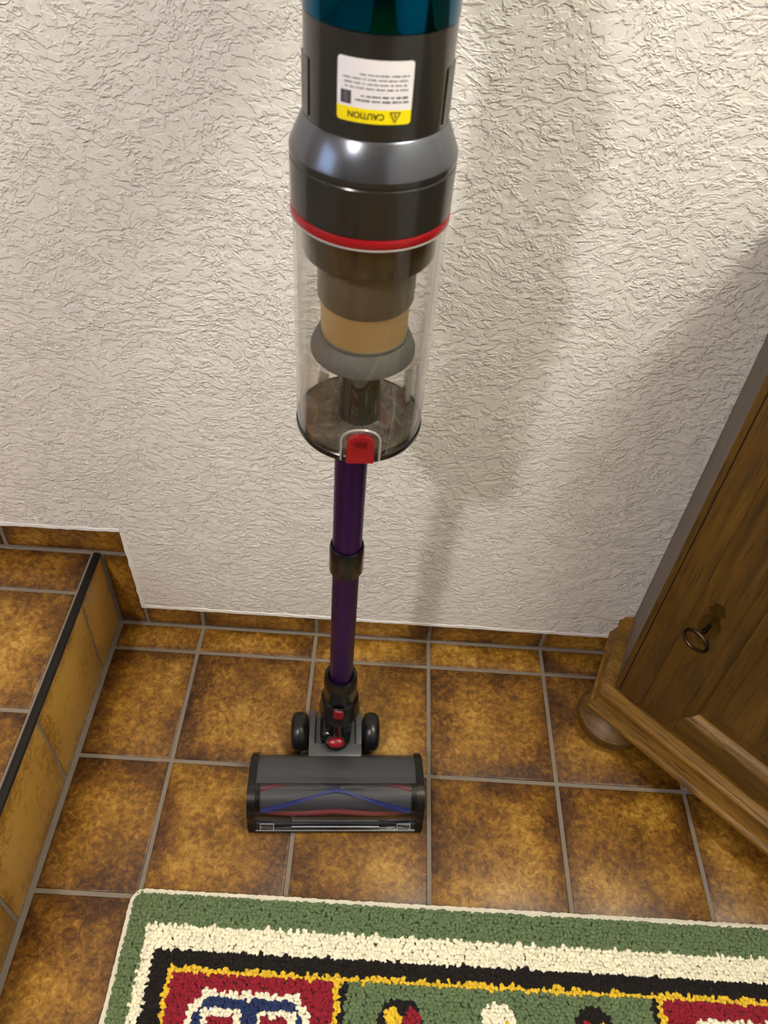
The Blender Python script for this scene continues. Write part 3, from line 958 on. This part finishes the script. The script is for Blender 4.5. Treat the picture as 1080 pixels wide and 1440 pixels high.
# small print: blurred lines in the photograph, set as word-length strokes
def smallprint(z, xa, xb, h, seed):
    rnd = random.Random(seed)
    mb_ = MB()
    x = xa
    while x < xb - 0.0008:
        w_ = min(rnd.choice((0.0022, 0.003, 0.0042, 0.0055)), xb - x)
        q = x
        while q < x + w_ - 0.0003:
            hh = h * rnd.choice((0.65, 0.8, 0.65, 1.0))
            P = [onbin(q, z - hh / 2, LR + 0.00016), onbin(q + 0.00048, z - hh / 2, LR + 0.00016), onbin(q + 0.00048, z + hh / 2, LR + 0.00016), onbin(q, z + hh / 2, LR + 0.00016)]
            mb_.add([p_[:] for p_ in P], [(0, 1, 2, 3)])
            q += 0.00066
        x += w_ + 0.0009
    mb_.build('small_print', M['ink'], motor, False)
smallprint(0.98985, -0.0120, 0.0212, 0.0014, 1)
smallprint(0.99245, -0.0085, 0.0212, 0.0014, 2)
for k, (xa, z) in enumerate(((-0.0190, 0.9968), (-0.0195, 0.9994), (-0.0205, 1.0020), (-0.0098, 1.0046))):
    smallprint(z, xa, 0.0212, 0.0010, 10 + k)
def patch(x0_, x1_, z0_, z1_, mat, name, dr):
    n = 5
    vs_, fs_ = [], []
    for i in range(n + 1):
        x = x0_ + (x1_ - x0_) * i / n
        vs_ += [onbin(x, z0_, LR + dr)[:], onbin(x, z1_, LR + dr)[:]]
    for i in range(n):
        fs_.append((2 * i, 2 * i + 2, 2 * i + 3, 2 * i + 1))
    MB().add(vs_, fs_).build(name, mat, motor, False)
M['ink_b'] = simple('label_ink_block', lin(66, 62, 72), 0.6)
patch(-0.0218, -0.0148, 0.9868, 0.9945, M['ink_b'], 'printed_block', 0.00014)
patch(-0.0196, -0.0170, 0.9878, 0.9936, M['ink'], 'printed_block', 0.00022)
ZOFF = 0.0
wrap_text('PUSH', 0.0030, 0.0, ZB + 0.0100, 0.0618, M['push'], 'push_lettering', bin_, False, 0.0, R(4.0))

# ------------------------------------------------------------------ floor head
HM = Matrix.Translation(Vector((0.2585, -0.2965, 0)) - VB) @ Matrix.Rotation(R(3.5), 4, 'Z')
W2 = 0.1235
def arc(cy, cz, r, t0, t1, n):
    """angles from the top, positive to the front (-y)"""
    return [(cy - r * math.sin(R(t)), cz + r * math.cos(R(t))) for t in [t0 + (t1 - t0) * i / n for i in range(n + 1)]]
CY, CZ, CR = -0.013, 0.030, 0.0355
shell_path = [(0.046, 0.012), (0.048, 0.030), (0.045, 0.044), (0.036, 0.054), (0.022, 0.0605), (0.008, 0.0645)] + arc(CY, CZ, CR, -22, -6, 4)
head = MB().strip(list(reversed(shell_path)), -0.0025, -W2 + 0.006, W2 - 0.006).xf(HM).build('floor_head', M['head'], vac, True, 40)
win_path = arc(CY, CZ, CR, -6, 100, 20) + [(-0.0500, 0.014), (-0.0520, 0.009)]
MB().strip(win_path, 0.0020, -W2 + 0.006, W2 - 0.006).xf(HM).build('clear_window', M['clear_win'], head, True, 40)
# frame lines of the window: clear lip along the front and two tabs
MB().cbox(-W2 + 0.006, W2 - 0.006, -0.0555, -0.0505, 0.0088, 0.0125, 0.0008).xf(HM).build('front_lip', M['clear_win'], head)
M['lip'] = simple('pale_lip', lin(150, 152, 156), 0.25)  # pale edge strips; white highlights of the clear lip put into colour
MB().cbox(-W2 + 0.060, W2 - 0.060, -0.0530, -0.0512, 0.0135, 0.0150, 0.0005).xf(HM).build('lip_edge', M['lip'], head)
MB().cbox(-W2 + 0.008, W2 - 0.008, -0.0565, -0.0557, 0.0095, 0.0108, 0.0002).xf(HM).build('lip_edge', M['lip'], head)
for s_ in (-1, 1):
    xa, xb = sorted((s_ * (W2 - 0.015), s_ * (W2 - 0.034)))
    mb = MB()
    for (p0, p1) in (((xa, -0.0515, 0.0225), (xb, -0.0515, 0.0225)), ((xa, -0.0515, 0.0225), (xa, -0.0560, 0.0100)), ((xb, -0.0515, 0.0225), (xb, -0.0560, 0.0100))):
        mb.tube([p0, p1], 0.0006, 6)
    mb.xf(HM).build('window_tab', M['lip'], head)
    MB().cbox(xa, xb, -0.0545, -0.0500, 0.0105, 0.0220, 0.0008).xf(HM).build('window_tab', M['clear_win'], head)
# end caps
cap_poly = [(0.050, 0.006), (0.051, 0.030), (0.048, 0.046), (0.038, 0.0565), (0.022, 0.0632), (0.006, 0.0670)] + arc(CY, CZ, CR + 0.0022, -18, 96, 16) + [(-0.0525, 0.016), (-0.0565, 0.010), (-0.0565, 0.004), (0.040, 0.004)]
for s_ in (-1, 1):
    xa, xb = sorted((s_ * (W2 - 0.0075), s_ * (W2 + 0.0025)))
    bm = bmesh.new()
    mbt = MB().prism(cap_poly, 'x', xa, xb)
    mbt.xf(HM).build('end_cap', M['black'], head, True, 40)
    q = [(CY + (y - CY) * 0.93, CZ + (z - CZ) * 0.93) for y, z in cap_poly]
    xa, xb = sorted((s_ * (W2 + 0.0022), s_ * (W2 + 0.0042)))
    MB().prism(q, 'x', xa, xb).xf(HM).build('end_cap', M['black'], head, True, 40)
# sole plate
MB().prism([(-0.0565, 0.0035), (-0.0565, 0.0085), (-0.040, 0.0085), (-0.040, 0.0055), (0.018, 0.0055), (0.018, 0.010), (0.048, 0.010), (0.048, 0.0035)], 'x', -W2 + 0.006, W2 - 0.006).xf(HM).build('sole_plate', M['black'], head, False)
MB().strip(arc(CY, CZ, CR - 0.004, -105, -8, 12), 0.0015, -W2 + 0.008, W2 - 0.008).xf(HM).build('roller_bay', M['black'], head)
# brush roller with chevron bristle strips
RR = 0.0225
mb = MB().lathe(solid([(RR - 0.004, -W2 + 0.012), (RR - 0.001, -W2 + 0.014), (RR - 0.001, W2 - 0.014), (RR - 0.004, W2 - 0.012)]), 40, Mx=Matrix.Translation((0, CY, CZ)) @ Matrix.Rotation(R(90), 4, 'Y'))
mb.xf(HM).build('brush_roller', M['roller'], head)
def chevron(tc_, te, wdt, mat):
    n = 48
    vs_, fs_ = [], []
    for i in range(n + 1):
        x = -W2 + 0.014 + (2 * W2 - 0.028) * i / n
        t = abs(x) / (W2 - 0.014)
        t = math.sqrt(t * t + 0.012) - 0.04
        th_ = tc_ + (te - tc_) * t
        for dth, r_ in ((-wdt, RR - 0.002), (-wdt * 0.7, RR + 0.0045), (wdt * 0.7, RR + 0.0045), (wdt, RR - 0.002)):
            a = R(th_ + dth)
            vs_.append((x, CY - r_ * math.sin(a), CZ + r_ * math.cos(a)))
    for i in range(n):
        for k in range(4):
            fs_.append((i * 4 + k, i * 4 + (k + 1) % 4, i * 4 + 4 + (k + 1) % 4, i * 4 + 4 + k))
    fs_ += [(0, 1, 2, 3), (n * 4 + 3, n * 4 + 2, n * 4 + 1, n * 4)]
    MB().add(vs_, fs_).xf(HM).build('bristle_strip', mat, head)
chevron(2, 88, 6.5, M['blue'])
chevron(84, 150, 9.0, M['bristle_red'])
chevron(-75, 6, 6.0, M['bristle_red'])
chevron(150, 205, 6.5, M['blue'])
chevron(225, 280, 6.5, M['bristle_red'])
# rear bracket: grey frame with dark well
NX, NY = -0.0030, 0.078     # neck position in head coordinates
mb = MB()
mb.cbox(-0.0405, 0.0405, 0.040, 0.062, 0.014, 0.050, 0.003)
mb.cbox(-0.0405, -0.0310, 0.060, 0.118, 0.014, 0.050, 0.002)
mb.cbox(0.0310, 0.0405, 0.060, 0.118, 0.014, 0.050, 0.002)
mb.xf(HM @ Matrix.Translation((NX, 0, 0))).build('neck_bracket', M['grey'], head, True, 40)
MB().cbox(-0.0312, 0.0312, 0.052, 0.112, 0.014, 0.0455, 0.003).xf(HM @ Matrix.Translation((NX, 0, 0))).build('bracket_well', M['head'], head)
# wheels
wp = [(0, -0.0135), (0.012, -0.0138), (0.020, -0.0130), (0.0265, -0.0105), (0.0295, -0.0060), (0.0302, 0.0), (0.0295, 0.0060), (0.0265, 0.0105), (0.020, 0.0130), (0.012, 0.0138), (0, 0.0135)]
for s_ in (-1, 1):
    mb = MB().lathe(wp, 48, Mx=Matrix.Translation((NX + s_ * 0.0555, 0.0915, 0.0304)) @ Matrix.Rotation(R(90), 4, 'Y'))
    mb.xf(HM).build('wheel', M['tyre'], head, True, 60)
    MB().tube([(NX + s_ * 0.038, 0.0915, 0.0304), (NX + s_ * 0.046, 0.0915, 0.0304)], 0.008, 16).xf(HM).build('axle', M['black'], head)
# swivel neck
neck = MB().cbox(-0.0235, 0.0235, 0.060, 0.108, 0.030, 0.074, 0.010).xf(HM @ Matrix.Translation((NX, 0, 0))).build('swivel_block', M['black'], head, True, 60)
nk = [(0, 0.052), (0.0205, 0.052), (0.0215, 0.108), (0.0262, 0.116), (0.0290, 0.121), (0.0297, 0.127), (0.0292, 0.134), (0.0276, 0.139), (0.0268, 0.163), (0.0255, 0.166), (0.0234, 0.168), (0.0230, 0.196), (0.0236, 0.199), (0.0236, 0.206), (0.0226, 0.209), (0.0224, 0.222), (0.0206, 0.2245), (0.0176, 0.2240), (0.0172, 0.200)]
along(nk, 'neck_socket', M['black'], vac, 64, AX, 45)
def oncyl(u, z, rr, a0=0.0):
    a = a0 + u / rr
    return AX @ Vector((rr * math.sin(a), -rr * math.cos(a), z))
def wrapped2(P, r0, r1, name, mat, parent):
    n = len(P)
    vs_ = [oncyl(p[0], p[1], r0)[:] for p in P] + [oncyl(p[0] * 0.9, (p[1] - P_c) * 0.9 + P_c, r1)[:] for p in P]
    fs_ = [tuple(range(n, 2 * n))] + [(i, (i + 1) % n, n + (i + 1) % n, n + i) for i in range(n)]
    return MB().add(vs_, fs_).build(name, mat, parent, True, 50)
P_c = 0.156
wrapped2(rrect(-0.0080, 0.0080, 0.145, 0.168, 0.0055), 0.0262, 0.0292, 'red_release', M['dark_red'], vac)
wrapped2(rrect(-0.0105, 0.0105, 0.142, 0.170, 0.0065), 0.0258, 0.0278, 'release_frame', M['black'], vac)
# lower oval button, lying on the sloping front of the block
el = Matrix.Translation((NX + 0.001, 0.0520, 0.0690)) @ Matrix.Rotation(R(34), 4, 'X')
dome = [(0, 0.0), (1.0, 0.0), (0.98, 0.25), (0.85, 0.6), (0.5, 0.9), (0, 1.0)]
def oval(a, b, h, z0):
    mb_ = MB().lathe(dome, 40)
    mb_.v = [(v[0] * a, v[1] * b, z0 + v[2] * h) for v in mb_.v]
    return mb_
oval(0.0172, 0.0125, 0.006, -0.006).xf(HM @ el).build('button_bezel', M['black'], head)
oval(0.0126, 0.0080, 0.0045, -0.0015).xf(HM @ el).build('red_oval_button', M['dark_red'], head)

# ------------------------------------------------------------------ rug
rug = empty('hooked_rug', (0.49, -0.76, 0))
tag(rug, 'thick tufted rug with green, cream and black borders and red corner blocks', 'rug')
RX0, RX1, RY1, RY0 = -0.0075, 0.9855, -0.4475, -1.075
ox, oy = rug.location.x, rug.location.y
bpoly = rrect(RX0 + 0.002 - ox, RX1 - 0.002 - ox, RY0 + 0.002 - oy, RY1 - 0.002 - oy, 0.016, 6)
M['binding'] = simple('cream_binding', lin(214, 208, 188), 0.9, bump=1.0, bscale=700)
M['backing'] = simple('jute_backing', lin(70, 62, 48), 0.95)
MB().prism(bpoly, 'z', 0.0006, 0.0045).build('backing', M['backing'], rug, False)
bp = rrect(RX0 + 0.002 - ox, RX1 - 0.002 - ox, RY0 + 0.002 - oy, RY1 - 0.002 - oy, 0.016, 6)
pts = []
for i, a in enumerate(bp):
    b = bp[(i + 1) % len(bp)]
    d = math.hypot(b[0] - a[0], b[1] - a[1])
    k = max(1, int(d / 0.0035))
    pts += [(a[0] + (b[0] - a[0]) * j / k, a[1] + (b[1] - a[1]) * j / k, 0.0050 + random.uniform(-0.0006, 0.0006)) for j in range(k)]
MB().tube(pts, [0.0042 + random.uniform(-0.0008, 0.0008) for _ in pts], 6, True).build('edge_binding', M['binding'], rug)

GREEN, CREAM, BLACK, YEL, RED, NAVY = [np.array(lin(*c)[:3]) for c in ((98, 116, 80), (236, 230, 204), (26, 20, 17), (222, 184, 48), (140, 24, 42), (36, 50, 92))]
def seg_d(px, py, a, b):
    ax_, ay_ = a
    bx_, by_ = b
    t = ((px - ax_) * (bx_ - ax_) + (py - ay_) * (by_ - ay_)) / ((bx_ - ax_) ** 2 + (by_ - ay_) ** 2)
    t = min(1, max(0, t))
    return math.hypot(px - ax_ - t * (bx_ - ax_), py - ay_ - t * (by_ - ay_))
def red_block(u, v):
    """u from the block's left edge, v down from its top edge; block 0.207 wide"""
    u = 0.1035 - abs(u - 0.1035)
    if v > 0.20:
        v = 0.40 - v if v < 0.40 else v - 0.40
    # white outer outline, navy band, two white framed cells, navy stem
    if v < 0.0185 or u < 0.027:
        return RED
    if u < 0.043 and v < 0.0185 + (0.043 - u) * 1.3:
        return RED
    if v < 0.0255 or (u < 0.0345) or (u < 0.050 and v < 0.0255 + (0.050 - u) * 1.2):
        return CREAM
    if v < 0.0365 or u < 0.0455 or u > 0.0935:
        if u > 0.0935 or v < 0.0365 or u < 0.0455:
            return NAVY
    if v < 0.0440 or u < 0.0525 or u > 0.0860:
        return CREAM
    return RED
def flower(u, v, kind):
    d = math.hypot(u, v)
    if kind == 0:      # dark outlined, yellow left, red right
        if abs(u) < 0.029 and -0.012 < v < 0.05:
            if math.hypot(u + 0.0115, v - 0.012) < 0.0125: return YEL
            if math.hypot(u - 0.0125, v - 0.013) < 0.0125: return RED
            if math.hypot(u, (v - 0.018)) < 0.029 and v > -0.009: return BLACK
        return None
    if kind == 1:
        if d < 0.024:
            if abs(u - 0.008) < 0.004 and v > -0.003 or abs(u + 0.008) < 0.004 and v > 0.002: return YEL
            return CREAM
        return None
    if kind == 2:
        if math.hypot(u, v - 0.012) < 0.024:
            if math.hypot(u - 0.008, v - 0.014) < 0.008: return YEL
            if math.hypot(u + 0.010, v - 0.016) < 0.009: return RED
            return BLACK
        return None
def colour(x, y):
    # symmetric borders
    dx = min(x - RX0, RX1 - x)
    dyt, dyb = RY1 - y, y - RY0
    dy = min(dyt, dyb)
    if dx < 0.030 or dy < 0.0415: return GREEN
    if dx < 0.0465 or dy < 0.0720: return CREAM
    if dx < 0.0690 or dy < 0.0915: return BLACK
    if dx < 0.0755 or dy < 0.0985: return YEL
    u = dx - 0.0755
    v = dyt - 0.0985
    if u < 0.2075: return red_block(u, v)
    if u < 0.2165: return YEL
    if u < 0.2240: return BLACK
    for fx, fv, kd in ((0.3640, 0.026, 0), (0.4870, 0.038, 1), (0.6080, 0.024, 2), (0.43, 0.16, 0), (0.56, 0.18, 1), (0.36, 0.26, 2), (0.49, 0.30, 0), (0.62, 0.30, 1), (0.42, 0.40, 1), (0.56, 0.40, 2)):
        c = flower(x - fx, v - fv, kd)
        if c is not None:
            return c
    return GREEN
SP = 0.0046
xs_ = np.arange(RX0 + 0.006, RX1 - 0.005, SP)
ys_ = np.arange(RY0 + 0.007, RY1 - 0.006, SP * 0.92)
tv, tf, tcol = [], [], []
NS = 5
for jy, y in enumerate(ys_):
    for x in xs_:
        px = x + (SP / 2 if jy % 2 else 0) + random.uniform(-0.0011, 0.0011)
        py = y + random.uniform(-0.0011, 0.0011)
        if px > RX1 - 0.004: continue
        # rounded corners
        cxn = min(px - RX0, RX1 - px)
        cyn = min(py - RY0, RY1 - py)
        if cxn < 0.016 and cyn < 0.016 and math.hypot(0.016 - cxn, 0.016 - cyn) > 0.0135: continue
        col = colour(px + random.uniform(-0.0012, 0.0012), py + random.uniform(-0.0012, 0.0012))
        k = random.uniform(0.88, 1.08)
        dark = col is BLACK
        col = col * (random.uniform(0.8, 1.1) if dark else k)
        edge = min(1.0, 0.62 + min(cxn, cyn) / 0.02)
        h = (0.0105 + random.uniform(-0.0012, 0.0014)) * edge
        a = random.uniform(0, PI)
        ca, sa = math.cos(a), math.sin(a)
        la, lb = random.uniform(0.0036, 0.0048), random.uniform(0.0027, 0.0034)
        lx, ly = random.uniform(-0.0016, 0.0016), random.uniform(-0.0016, 0.0016)
        o = len(tv)
        for (zz, s_, q) in ((0.004, 0.75, 0.0), (h * 0.80, 1.0, 0.7)):
            for i in range(NS):
                t = 2 * PI * i / NS
                ex, ey = la * math.cos(t) * s_, lb * math.sin(t) * s_
                tv.append((px + ex * ca - ey * sa + lx * q - ox, py + ex * sa + ey * ca + ly * q - oy, zz))
        tv.append((px + lx - ox, py + ly - oy, h))
        for i in range(NS):
            i2 = (i + 1) % NS
            tf.append((o + i, o + i2, o + NS + i2))
            tf.append((o + i, o + NS + i2, o + NS + i))
            tf.append((o + NS + i, o + NS + i2, o + 2 * NS))
        tcol += [col] * (2 * NS + 1)
me = bpy.data.meshes.new('pile')
me.from_pydata(tv, [], tf)
ca_ = me.color_attributes.new('tuft', 'FLOAT_COLOR', 'POINT')
arr = np.ones((len(tv), 4), dtype=np.float32)
arr[:, :3] = np.array(tcol)
ca_.data.foreach_set('color', arr.ravel())
me.polygons.foreach_set('use_smooth', [True] * len(me.polygons))
mt, nt, p = newmat('wool_tufts')
at = N(nt, 'ShaderNodeVertexColor', layer_name='tuft')
tc = N(nt, 'ShaderNodeTexCoord')
nz = N(nt, 'ShaderNodeTexNoise', i_Scale=900.0, i_Detail=2.0)
L(nt, tc, 'Object', nz, 'Vector')
b = N(nt, 'ShaderNodeBump', i_Strength=0.4, i_Distance=0.0005)
L(nt, nz, 0, b, 'Height')
L(nt, b, 0, p, 'Normal')
L(nt, at, 0, p, 'Base Color')
p.inputs['Roughness'].default_value = 0.85
p.inputs['Specular IOR Level'].default_value = 0.2
p.inputs['Sheen Weight'].default_value = 0.08
me.materials.append(mt)
pile = bpy.data.objects.new('pile', me)
C.objects.link(pile)
pile.parent = rug
tag(pile, kind='stuff')
